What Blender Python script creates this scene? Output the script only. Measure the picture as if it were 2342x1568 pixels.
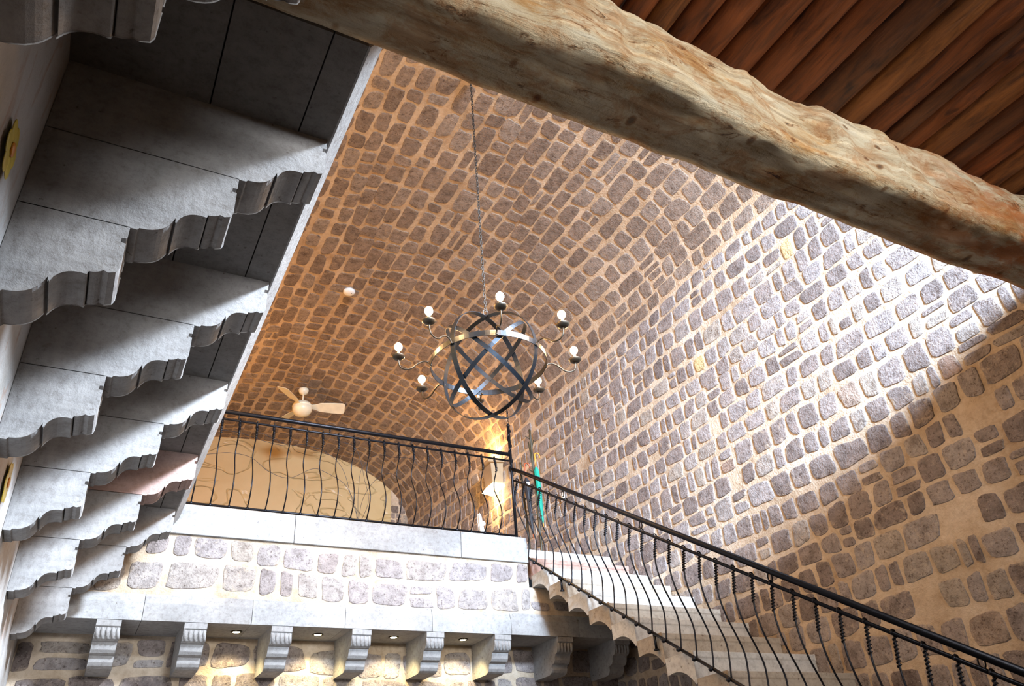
import bpy, math, random
from mathutils import Vector, Matrix, noise
PI = math.pi
for o in list(bpy.data.objects): bpy.data.objects.remove(o, do_unlink=True)
S = bpy.context.scene
COL = S.collection
rnd = random.Random(7)

# ------------------------------------------------------------------ camera
cam_d = bpy.data.cameras.new('camera'); cam = bpy.data.objects.new('camera', cam_d); COL.objects.link(cam)
YAW, PITCH, ROLL = 0.52820167, 0.56567533, -0.08449736
fwd = Vector((math.sin(YAW)*math.cos(PITCH), math.cos(YAW)*math.cos(PITCH), math.sin(PITCH)))
r0 = Vector((math.cos(YAW), -math.sin(YAW), 0)); u0 = r0.cross(fwd)
rt = r0*math.cos(ROLL) + u0*math.sin(ROLL); up = -r0*math.sin(ROLL) + u0*math.cos(ROLL)
m = Matrix((rt, up, -fwd)).transposed().to_4x4(); m.translation = Vector((0, 0, 1.6))
cam.matrix_world = m
cam_d.sensor_width = 36; cam_d.lens = 36*1747.19/2342; cam_d.clip_start = 0.05; cam_d.clip_end = 200
S.camera = cam

# ------------------------------------------------------------------ world, daylight, exposure
w = bpy.data.worlds.new('sky'); S.world = w; w.use_nodes = True
w.node_tree.nodes['Background'].inputs[0].default_value = (0.55, 0.72, 1.0, 1)
w.node_tree.nodes['Background'].inputs[1].default_value = 0.3
S.view_settings.view_transform = 'Standard'; S.view_settings.look = 'None'
S.view_settings.gamma = 1; S.view_settings.exposure = -0.18; S.view_settings.use_curve_mapping = False

def area(name, loc, target, sx, sy, power, col, spread=PI):
    l = bpy.data.lights.new(name, 'AREA'); l.shape = 'RECTANGLE'; l.size = sx; l.size_y = sy
    l.energy = power; l.color = col; l.spread = spread
    o = bpy.data.objects.new(name, l); COL.objects.link(o); o.location = loc
    o.rotation_euler = (Vector(target)-Vector(loc)).to_track_quat('-Z', 'Y').to_euler()
    return o
# daylight through a skylight high over the stairwell (above the near upper floor)
area('skylight_daylight', (4.3, 0.9, 7.5), (.3, 4.6, 3.7), .8, .7, 470, (0.72, 0.84, 1.0), math.radians(70))
# daylight through the upper-floor window behind the camera
area('upper_window_daylight', (2.3, -4.2, 6.5), (5.4, 4.2, 5.1), 1.7, 1.3, 1020, (0.60, 0.77, 1.0), math.radians(68))
# daylight through an unseen window behind the camera, raised to keep beam underside dark
area('lower_window_daylight', (2.4, -4.3, 3.98), (2.0, 3.0, 3.95), 3.2, .62, 95, (0.97, 0.98, 1.0), math.radians(62))

# ------------------------------------------------------------------ node helpers
def mat(name): 
    m = bpy.data.materials.new(name); m.use_nodes = True
    nt = m.node_tree; b = nt.nodes['Principled BSDF']; return m, nt, b
def N(nt, t, **k):
    n = nt.nodes.new(t)
    for a, v in k.items():
        if a.startswith('i_'): n.inputs[int(a[2:])].default_value = v
        else: setattr(n, a, v)
    return n
def ramp(nt, stops, fac):
    n = nt.nodes.new('ShaderNodeValToRGB'); e = n.color_ramp.elements
    e[0].position, e[0].color = stops[0][0], (*stops[0][1], 1)
    e[1].position, e[1].color = stops[-1][0], (*stops[-1][1], 1)
    for p, c in stops[1:-1]:
        x = e.new(p); x.color = (*c, 1)
    nt.links.new(fac, n.inputs[0]); return n.outputs[0]
def nz(nt, scale, detail=4, rough=.6, coord=None, dist=0):
    n = nt.nodes.new('ShaderNodeTexNoise'); n.inputs['Scale'].default_value = scale
    n.inputs['Detail'].default_value = detail; n.inputs['Roughness'].default_value = rough
    n.inputs['Distortion'].default_value = dist
    if coord is not None: nt.links.new(coord, n.inputs['Vector'])
    return n.outputs['Fac']
def mix(nt, a, b, fac, mode='MIX'):
    n = nt.nodes.new('ShaderNodeMix'); n.data_type = 'RGBA'; n.blend_type = mode
    for s, v in ((n.inputs[6], a), (n.inputs[7], b)):
        if isinstance(v, tuple): s.default_value = (*v, 1)
        else: nt.links.new(v, s)
    if isinstance(fac, float): n.inputs[0].default_value = fac
    else: nt.links.new(fac, n.inputs[0])
    return n.outputs[2]
def mth(nt, op, a, b=0.0):
    n = nt.nodes.new('ShaderNodeMath'); n.operation = op
    for i, v in ((0, a), (1, b)):
        if isinstance(v, (int, float)): n.inputs[i].default_value = v
        else: nt.links.new(v, n.inputs[i])
    return n.outputs[0]
def bump(nt, b, h, strength=.4, dist=.01):
    n = nt.nodes.new('ShaderNodeBump'); n.inputs['Strength'].default_value = strength
    n.inputs['Distance'].default_value = dist; nt.links.new(h, n.inputs['Height'])
    nt.links.new(n.outputs[0], b.inputs['Normal'])
def oc(nt, scale=None):
    t = nt.nodes.new('ShaderNodeTexCoord').outputs['Object']
    if scale:
        mp = nt.nodes.new('ShaderNodeMapping'); mp.inputs['Scale'].default_value = scale
        nt.links.new(t, mp.inputs[0]); return mp.outputs[0]
    return t

# rubble stone: colour per stone comes from a point attribute
def m_rubble(name='rubble_stone', tint=(1, 1, 1)):
    m, nt, b = mat(name)
    at = N(nt, 'ShaderNodeAttribute', attribute_name='tone'); sp = nt.nodes.new('ShaderNodeSeparateColor')
    nt.links.new(at.outputs['Color'], sp.inputs[0])
    base = ramp(nt, [(0, (.21, .172, .158)), (.25, (.265, .222, .205)), (.5, (.31, .265, .248)), (.75, (.35, .315, .305)),
                     (.93, (.38, .33, .28)), (.955, (.33, .20, .15)), (.972, (.62, .48, .24)), (1, (.64, .50, .27))], sp.outputs[0])
    c = oc(nt)
    mot = ramp(nt, [(.28, (.50, .47, .46)), (.5, (.95, .95, .95)), (.72, (1.3, 1.28, 1.26))], nz(nt, 11, 6, .7, c))
    col = mix(nt, base, mot, 1.0, 'MULTIPLY')
    pit = ramp(nt, [(.36, (.32, .27, .25)), (.46, (1, 1, 1))], nz(nt, 42, 5, .75, c))
    col = mix(nt, col, pit, .8, 'MULTIPLY')
    speck = ramp(nt, [(.66, (0, 0, 0)), (.72, (1, 1, 1))], nz(nt, 95, 2, .5, c))
    sfac = mth(nt, 'MULTIPLY', speck, .5)
    col = mix(nt, col, (.62, .56, .48), sfac)
    # lime smeared over the stone edges
    sm = ramp(nt, [(.50, (0, 0, 0)), (.66, (1, 1, 1))], mth(nt, 'ADD', mth(nt, 'MULTIPLY', sp.outputs[1], .36), mth(nt, 'MULTIPLY', nz(nt, 15, 5, .7, c), .60)))
    col = mix(nt, col, (.60, .49, .37), mth(nt, 'MULTIPLY', sm, .85))
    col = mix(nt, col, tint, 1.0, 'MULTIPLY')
    nt.links.new(col, b.inputs['Base Color']); b.inputs['Roughness'].default_value = .95
    b.inputs['Specular IOR Level'].default_value = .15
    h = mth(nt, 'ADD', nz(nt, 14, 6, .7, c), mth(nt, 'MULTIPLY', nz(nt, 70, 3, .6, c), .5))
    bump(nt, b, h, .75, .03); return m
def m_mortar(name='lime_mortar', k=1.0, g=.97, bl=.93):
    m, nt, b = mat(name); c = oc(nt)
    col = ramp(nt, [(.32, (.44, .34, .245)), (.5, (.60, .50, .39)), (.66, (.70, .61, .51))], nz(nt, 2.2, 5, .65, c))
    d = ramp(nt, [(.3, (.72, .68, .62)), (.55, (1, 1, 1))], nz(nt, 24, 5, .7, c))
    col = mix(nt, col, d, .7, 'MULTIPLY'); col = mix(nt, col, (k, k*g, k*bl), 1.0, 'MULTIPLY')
    nt.links.new(col, b.inputs['Base Color']); b.inputs['Roughness'].default_value = .95
    b.inputs['Specular IOR Level'].default_value = .1
    bump(nt, b, mth(nt, 'ADD', nz(nt, 9, 6, .7, c), mth(nt, 'MULTIPLY', nz(nt, 50, 3, .6, c), .4)), .6, .03); return m
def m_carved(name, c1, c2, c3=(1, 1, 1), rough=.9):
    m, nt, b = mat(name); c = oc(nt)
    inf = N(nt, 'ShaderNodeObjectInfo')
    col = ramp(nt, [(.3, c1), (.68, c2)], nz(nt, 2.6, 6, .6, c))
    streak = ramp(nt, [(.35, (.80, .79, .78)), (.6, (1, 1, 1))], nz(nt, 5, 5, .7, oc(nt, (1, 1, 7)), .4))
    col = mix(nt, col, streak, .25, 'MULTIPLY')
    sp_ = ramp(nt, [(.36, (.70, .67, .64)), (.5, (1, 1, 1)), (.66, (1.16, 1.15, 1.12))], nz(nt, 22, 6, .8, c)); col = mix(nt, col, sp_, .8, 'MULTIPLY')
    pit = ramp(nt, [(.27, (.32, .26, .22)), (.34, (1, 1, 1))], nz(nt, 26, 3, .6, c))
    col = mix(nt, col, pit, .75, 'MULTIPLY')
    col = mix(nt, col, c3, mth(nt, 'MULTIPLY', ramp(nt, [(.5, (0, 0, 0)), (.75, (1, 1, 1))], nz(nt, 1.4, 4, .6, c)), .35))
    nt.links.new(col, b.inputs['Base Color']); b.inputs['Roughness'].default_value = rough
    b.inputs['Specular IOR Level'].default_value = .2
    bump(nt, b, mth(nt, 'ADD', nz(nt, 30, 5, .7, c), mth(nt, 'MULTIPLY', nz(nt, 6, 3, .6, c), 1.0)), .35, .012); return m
def m_iron(name='wrought_iron', col=(.018, .018, .022), rough=.38):
    m, nt, b = mat(name); b.inputs['Base Color'].default_value = (*col, 1)
    b.inputs['Metallic'].default_value = .75; b.inputs['Roughness'].default_value = rough
    bump(nt, b, nz(nt, 120, 3, .6, oc(nt)), .25, .002); return m
def m_beam():
    m, nt, b = mat('weathered_beam_wood')
    c = oc(nt, (1.0, 2.4, 2.4)); cs = oc(nt)
    col = ramp(nt, [(.27, (.24, .09, .025)), (.38, (.46, .26, .10)), (.46, (.56, .43, .26)), (.60, (.62, .53, .37)), (.8, (.68, .62, .50))], nz(nt, 1.7, 9, .72, c, .35))
    gr = ramp(nt, [(.34, (.42, .30, .20)), (.50, (1, 1, 1))], nz(nt, 5, 9, .78, oc(nt, (.6, 8, 8)), .5))
    col = mix(nt, col, gr, .65, 'MULTIPLY')
    crack = ramp(nt, [(.355, (.05, .03, .02)), (.385, (.55, .35, .2)), (.43, (1, 1, 1))], nz(nt, 3.4, 9, .78, oc(nt, (1.1, 3, 4.5)), 1.1))
    blot = ramp(nt, [(.40, (.62, .33, .13)), (.52, (1, 1, 1))], nz(nt, 6, 6, .7, oc(nt, (.8, 1.5, 1.5)), .6)); col = mix(nt, col, blot, .6, 'MULTIPLY')
    col = mix(nt, col, crack, .85, 'MULTIPLY')
    knot = ramp(nt, [(.05, (.14, .07, .03)), (.10, (.42, .22, .09)), (.15, (1, 1, 1))], (lambda v: (nt.links.new(oc(nt, (1.3, .9, 1.6)), v.inputs[0]), v.outputs['Distance'])[1])(N(nt, 'ShaderNodeTexVoronoi')))
    col = mix(nt, col, knot, .8, 'MULTIPLY')
    tip = ramp(nt, [(.0, (0, 0, 0)), (1, (1, 1, 1))], mth(nt, 'MULTIPLY', mth(nt, 'SUBTRACT', N(nt, 'ShaderNodeSeparateXYZ').outputs[0], 3.0), 1.2))
    nt.nodes['Separate XYZ'].inputs[0]; nt.links.new(cs, nt.nodes['Separate XYZ'].inputs[0])
    col = mix(nt, col, mix(nt, col, (.42, .13, .03), .85, 'MIX'), mth(nt, 'MULTIPLY', tip, ramp(nt, [(.42, (0, 0, 0)), (.55, (1, 1, 1))], nz(nt, 3.0, 5, .7, c))))
    nt.links.new(col, b.inputs['Base Color']); b.inputs['Roughness'].default_value = .8
    b.inputs['Specular IOR Level'].default_value = .25
    bump(nt, b, mth(nt, 'ADD', nz(nt, 4, 8, .75, oc(nt, (.8, 5, 5)), .8), nz(nt, 16, 5, .7, cs)), .8, .03); return m
def m_pole(i, a, d):
    m, nt, b = mat('log_pole_wood_%s' % i); c = oc(nt, (7, .9, 7))
    col = ramp(nt, [(.32, d), (.52, a), (.74, tuple(min(1, x*1.7) for x in a))], nz(nt, 3, 7, .7, c, .8))
    kn = ramp(nt, [(.26, (.12, .07, .05)), (.34, (1, 1, 1))], nz(nt, 3.4, 3, .5, oc(nt, (3, 1.2, 3))))
    col = mix(nt, col, kn, .9, 'MULTIPLY')
    nt.links.new(col, b.inputs['Base Color']); b.inputs['Roughness'].default_value = .55
    bump(nt, b, nz(nt, 5, 7, .7, c, .8), .6, .012); return m
def m_plain(name, col, rough=.6, metal=0, bscale=0, var=.12):
    m, nt, b = mat(name); c = oc(nt)
    k = ramp(nt, [(.3, tuple(x*(1-var) for x in col)), (.7, tuple(min(1, x*(1+var)) for x in col))], nz(nt, 6, 4, .6, c))
    nt.links.new(k, b.inputs['Base Color'])
    b.inputs['Roughness'].default_value = rough; b.inputs['Metallic'].default_value = metal
    if bscale: bump(nt, b, nz(nt, bscale, 4, .6, c), .4, .01)
    return m
def m_plaster():
    m, nt, b = mat('troweled_ochre_plaster'); c = oc(nt)
    col = ramp(nt, [(.3, (.50, .34, .15)), (.7, (.58, .41, .20))], nz(nt, 1.5, 5, .6, c))
    nt.links.new(col, b.inputs['Base Color']); b.inputs['Roughness'].default_value = .42
    h = nz(nt, .9, 2, .4, oc(nt, (1, 1, 1.8)), 2.2); h = mth(nt, 'MINIMUM', mth(nt, 'ABSOLUTE', mth(nt, 'SUBTRACT', h, .5)), .035)
    bump(nt, b, h, .9, .5); return m
def m_leftwall():
    m, nt, b = mat('stained_white_plaster'); c = oc(nt)
    col = ramp(nt, [(.3, (.36, .34, .31)), (.6, (.52, .51, .50))], nz(nt, 1.6, 6, .65, c))
    st = ramp(nt, [(.55, (0, 0, 0)), (.66, (1, 1, 1))], nz(nt, 2.4, 5, .65, oc(nt, (1, 2.5, 1)), 1))
    col = mix(nt, col, (.34, .17, .09), mth(nt, 'MULTIPLY', st, .55))
    nt.links.new(col, b.inputs['Base Color']); b.inputs['Roughness'].default_value = .9
    bump(nt, b, nz(nt, 8, 6, .7, c), .5, .03); return m
def m_emit(name, col, st):
    m, nt, b = mat(name); b.inputs['Base Color'].default_value = (*col, 1)
    b.inputs['Emission Color'].default_value = (*col, 1); b.inputs['Emission Strength'].default_value = st; return m

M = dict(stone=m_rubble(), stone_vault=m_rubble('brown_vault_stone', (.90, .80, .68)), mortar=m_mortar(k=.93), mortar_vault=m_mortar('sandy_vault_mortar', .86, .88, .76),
  carved=m_carved('grey_carved_stone', (.25, .245, .24), (.40, .39, .385), (.42, .39, .34)),
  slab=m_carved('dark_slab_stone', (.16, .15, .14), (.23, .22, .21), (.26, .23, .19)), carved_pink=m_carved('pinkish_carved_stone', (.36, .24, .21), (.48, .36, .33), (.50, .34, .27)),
  ledge=m_carved('pale_ledge_stone', (.31, .31, .31), (.42, .42, .415), (.46, .44, .40)),
  ledge_grey=m_carved('grey_ledge_stone', (.28, .275, .27), (.38, .37, .36), (.44, .41, .37)),
  step_white=m_carved('pale_step_stone', (.56, .54, .50), (.68, .66, .62), (.68, .60, .48)),
  step_beige=m_carved('beige_step_stone', (.38, .32, .25), (.50, .43, .35), (.48, .36, .24)),
  step_pink=m_carved('rosy_step_stone', (.38, .23, .18), (.48, .32, .26), (.46, .33, .24)),
  iron=m_iron(), band=m_iron('blued_band_iron', (.03, .036, .045), .36), chain=m_iron('chain_steel', (.06, .055, .05), .45),
  beam=m_beam(),
  plaster=m_plaster(), lwall=m_leftwall(),
  ivory=m_plain('ivory_enamel', (.78, .70, .52), .35), white=m_plain('white_plastic', (.82, .80, .76), .4),
  floor=m_plain('terracotta_floor', (.07, .05, .04), .6, 0, 20),
  cup=m_plain('dark_bronze', (.055, .042, .028), .45, .6), candle=m_plain('candle_sleeve', (.80, .70, .52), .6),
  green=m_plain('green_fabric', (.005, .27, .18), .7), black=m_plain('black_fabric', (.015, .015, .018), .6),
  handle=m_plain('orange_wood_handle', (.70, .27, .03), .35), rhandle=m_plain('red_brown_handle', (.35, .07, .02), .35),
  twig=m_plain('brown_iron_branch', (.05, .038, .018), .5, .2), yellow=m_plain('yellow_glaze', (.62, .47, .05), .4),
  clay=m_plain('sconce_clay', (.40, .27, .15), .8), cable=m_plain('grey_filler', (.3, .3, .3), .7),
  bulb=m_emit('lit_bulb', (1, .74, .36), 34), spot=m_emit('lit_spot', (1, .86, .45), 40), glowrim=m_emit('lit_sconce_glass', (1, .80, .45), 9))
POLE = [m_pole('rust', (.23, .062, .013), (.06, .016, .005)), m_pole('umber', (.15, .048, .013), (.04, .013, .005)), m_pole('amber', (.29, .10, .022), (.09, .028, .007))]

# ------------------------------------------------------------------ mesh helpers
class MB:
    def __init__(s): s.v = []; s.f = []; s.m = []; s.t = []
    def add(s, vs, fs, mi=0, tone=None):
        o = len(s.v); s.v += [tuple(p) for p in vs]; s.f += [tuple(i+o for i in f) for f in fs]; s.m += [mi]*len(fs)
        s.t += tone if tone else [(0.4, 0, 0)]*len(vs)
    def box(s, a, b, mi=0):
        (x0, y0, z0), (x1, y1, z1) = a, b
        s.add([(x0,y0,z0),(x1,y0,z0),(x1,y1,z0),(x0,y1,z0),(x0,y0,z1),(x1,y0,z1),(x1,y1,z1),(x0,y1,z1)],
              [(0,3,2,1),(4,5,6,7),(0,1,5,4),(1,2,6,5),(2,3,7,6),(3,0,4,7)], mi)
    def prism(s, prof, axis, a, b, mi=0):
        """prof: 2D outline; axis 'y': prof=(x,z); 'x': prof=(y,z)"""
        n = len(prof); vs = []
        for q in (a, b):
            for p in prof: vs.append((p[0], q, p[1]) if axis == 'y' else (q, p[0], p[1]))
        fs = [(i, (i+1) % n, n+(i+1) % n, n+i) for i in range(n)] + [tuple(range(n)), tuple(range(2*n-1, n-1, -1))]
        s.add(vs, fs, mi)
    def tube(s, pts, r, seg=8, closed=False, mi=0):
        pts = [Vector(p) for p in pts]; n = len(pts); rs = r if isinstance(r, list) else [r]*n
        vs = []; ref = None
        for i, p in enumerate(pts):
            if closed: t = pts[(i+1) % n]-pts[i-1]
            else: t = pts[min(i+1, n-1)]-pts[max(i-1, 0)]
            t.normalize()
            if ref is None:
                ref = Vector((0, 0, 1)) if abs(t.z) < .9 else Vector((1, 0, 0))
            a = (ref - t*ref.dot(t)).normalized(); ref = a; b = t.cross(a)
            for k in range(seg):
                q = 2*PI*k/seg; vs.append(p + (a*math.cos(q)+b*math.sin(q))*rs[i])
        fs = []
        for i in range(n if closed else n-1):
            j = (i+1) % n
            for k in range(seg): fs.append((i*seg+k, i*seg+(k+1) % seg, j*seg+(k+1) % seg, j*seg+k))
        if not closed: fs += [tuple(range(seg-1, -1, -1)), tuple(range((n-1)*seg, n*seg))]
        s.add(vs, fs, mi)
    def lathe(s, prof, c, seg=20, mi=0, sq=(1, 1)):
        c = Vector(c); vs = []; n = len(prof)
        for r, z in prof:
            for k in range(seg):
                q = 2*PI*k/seg; vs.append((c.x+r*math.cos(q)*sq[0], c.y+r*math.sin(q)*sq[1], c.z+z))
        fs = [(i*seg+k, i*seg+(k+1) % seg, (i+1)*seg+(k+1) % seg, (i+1)*seg+k) for i in range(n-1) for k in range(seg)]
        fs += [tuple(range(seg-1, -1, -1)), tuple(range((n-1)*seg, n*seg))]
        s.add(vs, fs, mi)
    def ball(s, c, r, seg=14, rings=9, mi=0, sc=(1, 1, 1)):
        c = Vector(c); prof = [(max(1e-4, math.sin(PI*i/rings)), -math.cos(PI*i/rings)) for i in range(rings+1)]
        vs = [(c.x+a*r*math.cos(2*PI*k/seg)*sc[0], c.y+a*r*math.sin(2*PI*k/seg)*sc[1], c.z+z*r*sc[2]) for a, z in prof for k in range(seg)]
        fs = [(i*seg+k, i*seg+(k+1) % seg, (i+1)*seg+(k+1) % seg, (i+1)*seg+k) for i in range(rings) for k in range(seg)]
        s.add(vs, fs, mi)
    def band(s, c, nrm, R, wid, th, seg=72, mi=0):
        nrm = Vector(nrm).normalized(); a = nrm.orthogonal().normalized(); b = nrm.cross(a); c = Vector(c); vs = []
        for k in range(seg):
            q = 2*PI*k/seg; d = a*math.cos(q)+b*math.sin(q)
            for rr, h in ((R, -wid/2), (R+th, -wid/2), (R+th, wid/2), (R, wid/2)): vs.append(c+d*rr+nrm*h)
        fs = []
        for k in range(seg):
            j = (k+1) % seg
            for e in range(4): fs.append((k*4+e, k*4+(e+1) % 4, j*4+(e+1) % 4, j*4+e))
        s.add(vs, fs, mi)
    def build(s, name, mats, parent=None, smooth=False, bevel=0, tone=False, base=None, **tags):
        me = bpy.data.meshes.new(name)
        if base is not None:
            bv = Vector(base); s.v = [tuple(Vector(p)-bv) for p in s.v]
        me.from_pydata(s.v, [], s.f)
        mats = mats if isinstance(mats, list) else [mats]
        for q in mats: me.materials.append(q)
        me.polygons.foreach_set('material_index', s.m)
        if smooth: me.polygons.foreach_set('use_smooth', [True]*len(s.f))
        if tone:
            at = me.attributes.new('tone', 'FLOAT_COLOR', 'POINT')
            at.data.foreach_set('color', [x for t in s.t for x in (*t, 1)])
        me.validate(); me.update()
        o = bpy.data.objects.new(name, me); COL.objects.link(o)
        if base is not None: o.location = base
        if parent: o.parent = parent
        if bevel:
            bm_ = o.modifiers.new('bevel', 'BEVEL'); bm_.width = bevel; bm_.segments = 2; bm_.limit_method = 'ANGLE'; bm_.angle_limit = .6
        for k, v in tags.items(): o[k] = v
        return o
def empty(name, loc, label, cat, group=None):
    o = bpy.data.objects.new(name, None); COL.objects.link(o); o.location = loc; o.empty_display_size = .1
    o['label'] = label; o['category'] = cat
    if group: o['group'] = group
    return o
def copy_tree(o, parent=None):
    c = o.copy(); COL.objects.link(c)
    if parent: c.parent = parent
    for ch in list(o.children): copy_tree(ch, c)
    return c
STR = dict(kind='structure')

# ------------------------------------------------------------------ rubble masonry laid stone by stone
def masonry(name, fn, U, V, course, width, r, nu=1, nv=1, skip=None, relief=.010, split=.12, gap=.03, extra=None, tones=(0, .945), relief_=1, mortar='mortar'):
    """fn(u,v) -> (point, normal); courses run along u; stones are pillows standing a little out of the mortar"""
    mb = MB()
    vs = []; fs = []
    for j in range(nv+1):
        for i in range(nu+1):
            p, n = fn(U[0]+(U[1]-U[0])*i/nu, V[0]+(V[1]-V[0])*j/nv); vs.append(p)
    for j in range(nv):
        for i in range(nu): fs.append((j*(nu+1)+i, j*(nu+1)+i+1, (j+1)*(nu+1)+i+1, (j+1)*(nu+1)+i))
    if skip is None or skip != 'nomortar': mb.add(vs, fs, 0)
    K = 22
    v = V[0]; row = 0
    while v < V[1]-.04:
        h = course*r.uniform(.84, 1.18); h = min(h, V[1]-v)
        u = U[0]-r.uniform(0, width)
        while u < U[1]:
            wd = width*r.choice([.62, .8, .95, 1.0, 1.1, 1.25, 1.45])*r.uniform(.92, 1.08)
            cells = [(u, u+wd, v, v+h)]
            q = r.random()
            if q < split: f = r.uniform(.35, .65); cells = [(u, u+wd, v, v+h*f), (u, u+wd, v+h*f, v+h)]
            elif q < split*1.6: f = r.uniform(.4, .6); cells = [(u, u+wd*f, v, v+h), (u+wd*f, u+wd, v, v+h)]
            for (a0, a1, b0, b1) in cells:
                wob = .035*math.sin(u*1.7+row*.6) + .03*noise.noise(Vector((u*.7, row*.35, 3.1)))
                g = gap*r.uniform(.6, 1.25)
                a0_, a1_ = a0+g/2, a1-g/2; b0_, b1_ = b0+g/2+wob, b1-g/2+wob
                b0_ = max(b0_, V[0]+.005); b1_ = min(b1_, V[1]-.005); a0_ = max(a0_, U[0]+.005); a1_ = min(a1_, U[1]-.005)
                hu, hv = (a1_-a0_)/2, (b1_-b0_)/2
                if hu < .03 or hv < .022: continue
                cu, cv = (a0_+a1_)/2, (b0_+b1_)/2
                tone = r.uniform(*tones)
                if extra: tone = extra(cu, cv, tone)
                if tone is None: continue
                ex = r.uniform(4.2, 9); s1, s2 = r.uniform(0, 9), r.uniform(0, 9)
                skew = r.uniform(-.10, .10); tap = r.uniform(-.12, .12)
                rings = []
                for (k, lift) in ((1.0, -.004), (.93, relief*.75), (.80, relief)):
                    ring = []
                    for i in range(K):
                        t = 2*PI*(i+.5)/K; c, s_ = math.cos(t), math.sin(t)
                        rr = (abs(c)**ex+abs(s_)**ex)**(-1/ex)
                        rr *= 1 + .055*math.sin(2*t+s1) + .045*math.sin(3*t+s2) + .035*noise.noise(Vector((c*2.5, s_*2.5, s1*7)))*1.5 + .03*noise.noise(Vector((c*6, s_*6, s2*5)))
                        rr = min(rr*1.0, 1.46)
                        x = c*rr*k; y = s_*rr*k
                        x, y = max(-1.04, min(1.04, x + skew*y)), max(-1.04, min(1.04, y*(1+tap*x)))
                        p, n = fn(cu+x*hu, cv+y*hv); ring.append(p+n*lift)
                    rings.append(ring)
                p, n = fn(cu, cv); cen = p+n*relief*r.uniform(.9, 1.3)
                vs = rings[0]+rings[1]+rings[2]+[cen]
                fs = []
                for q_ in range(2):
                    for i in range(K):
                        j = (i+1) % K; fs.append((q_*K+i, q_*K+j, (q_+1)*K+j, (q_+1)*K+i))
                for i in range(K): fs.append((2*K+i, 2*K+(i+1) % K, 3*K))
                sm = r.uniform(.0, .25)
                tn = [(tone, .72, 0)]*K+[(tone, .5+sm*.5, 0)]*K+[(tone, .30+sm, 0)]*K+[(tone, .15+sm, 0)]
                mb.add(vs, fs, 1, tn)
            u += wd
        v += h; row += 1
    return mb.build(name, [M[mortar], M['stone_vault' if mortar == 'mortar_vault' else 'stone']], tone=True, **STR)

X_L, X_R = -.43, 5.4
Y_END = 14.0; SPR = 6.8; CX = (X_L+X_R)/2; HW = (X_R-X_L)/2; RISE = 1.5
# right wall (x = 5.4)
def fn_right(u, v): return Vector((X_R, u, v)), Vector((-1, 0, 0))
ye = [(4.62, 5.85), (5.15, 5.8), (3.75, 6.25)]
def ex_right(u, v, t):
    for a, b in ye:
        if abs(u-a) < .10 and abs(v-b) < .10: return .99
    if u < 4.6 and v < 3.9 and noise.noise(Vector((u*1.4, v*1.6, 8))) > .22: return None   # plastered-over patches low on the wall
    return t
masonry('wall_right', fn_right, (-4.5, Y_END), (0, SPR), .215, .215, random.Random(3), 40, 12, extra=ex_right, split=.08, gap=.030)
# barrel vault
NT = 240; tab = []
for i in range(NT+1):
    a = PI*i/NT; n_ = 2.15
    x = -math.copysign(abs(math.cos(a))**(2/n_), math.cos(a)); z = abs(math.sin(a))**(2/n_)
    tab.append((CX-x*HW, SPR+z*RISE))
ln = [0]
for i in range(NT): ln.append(ln[-1]+math.hypot(tab[i+1][0]-tab[i][0], tab[i+1][1]-tab[i][1]))
LT = ln[-1]
def vault_pt(s):
    s = max(0, min(LT-1e-5, s)); lo, hi = 0, NT
    while hi-lo > 1:
        mid = (lo+hi)//2
        if ln[mid] <= s: lo = mid
        else: hi = mid
    f = (s-ln[lo])/(ln[hi]-ln[lo]+1e-9); a, b = tab[lo], tab[hi]
    x = a[0]+(b[0]-a[0])*f; z = a[1]+(b[1]-a[1])*f
    n = Vector((b[1]-a[1], 0, -(b[0]-a[0]))).normalized()
    if n.dot(Vector((CX-x, 0, SPR-.5-z))) < 0: n = -n
    return x, z, n
def fn_vault(u, v):
    x, z, n = vault_pt(v); return Vector((x, u, z)), n
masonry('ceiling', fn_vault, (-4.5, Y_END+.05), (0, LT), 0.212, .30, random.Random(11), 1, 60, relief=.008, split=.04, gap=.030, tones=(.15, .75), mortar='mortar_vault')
# left wall above the gallery, and plaster left wall below it
b = MB(); b.box((X_L-.3, -4.5, 4.24), (X_L, Y_END, SPR)); b.build('wall_left_upper', M['plaster'], **STR)
b = MB(); b.box((X_L-.3, -4.5, 0), (X_L, 7.85, 4.0)); b.build('wall_left', M['lwall'], **STR)
# end wall with its troweled plaster lunette
b = MB(); b.box((X_L, Y_END, 4.24), (X_R, Y_END+.3, 8.6)); b.build('wall_end', M['plaster'], **STR)
masonry('wall_end_return', lambda u, v: (Vector((u, Y_END-.02, v)), Vector((0, -1, 0))), (5.03, X_R), (4.24, 7.6), .215, .2, random.Random(5), 1, 1, skip=None, mortar='mortar_vault')
# back wall of the ground floor, under the projecting landing
def fn_back(u, v): return Vector((u, 7.55, v)), Vector((0, -1, 0))
masonry('wall_back', fn_back, (X_L, X_R), (0, 3.235), .26, .34, random.Random(21), 1, 1, split=.1, gap=.035)
# landing front
def fn_bay(u, v): return Vector((u, 7.03, v)), Vector((0, -1, 0))
masonry('wall_landing_front', fn_bay, (X_L, 4.06), (3.45, 3.97), .262, .30, random.Random(29), 1, 1, split=.05, gap=.042, relief=.010, tones=(.35, .93))
def fn_bay2(u, v): return Vector((u, 7.03, v)), Vector((0, -1, 0))
masonry('wall_under_stair', fn_bay2, (4.06, X_R), (3.45, 3.72), .26, .30, random.Random(31), 1, 1, split=.05, gap=.055, relief=.010)
b = MB(); b.box((X_L, 7.035, 3.45), (4.06, 7.35, 3.97)); b.box((4.06, 7.035, 3.45), (X_R, 7.35, 3.72)); b.build('wall_landing_core', M['mortar'], **STR)
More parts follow.
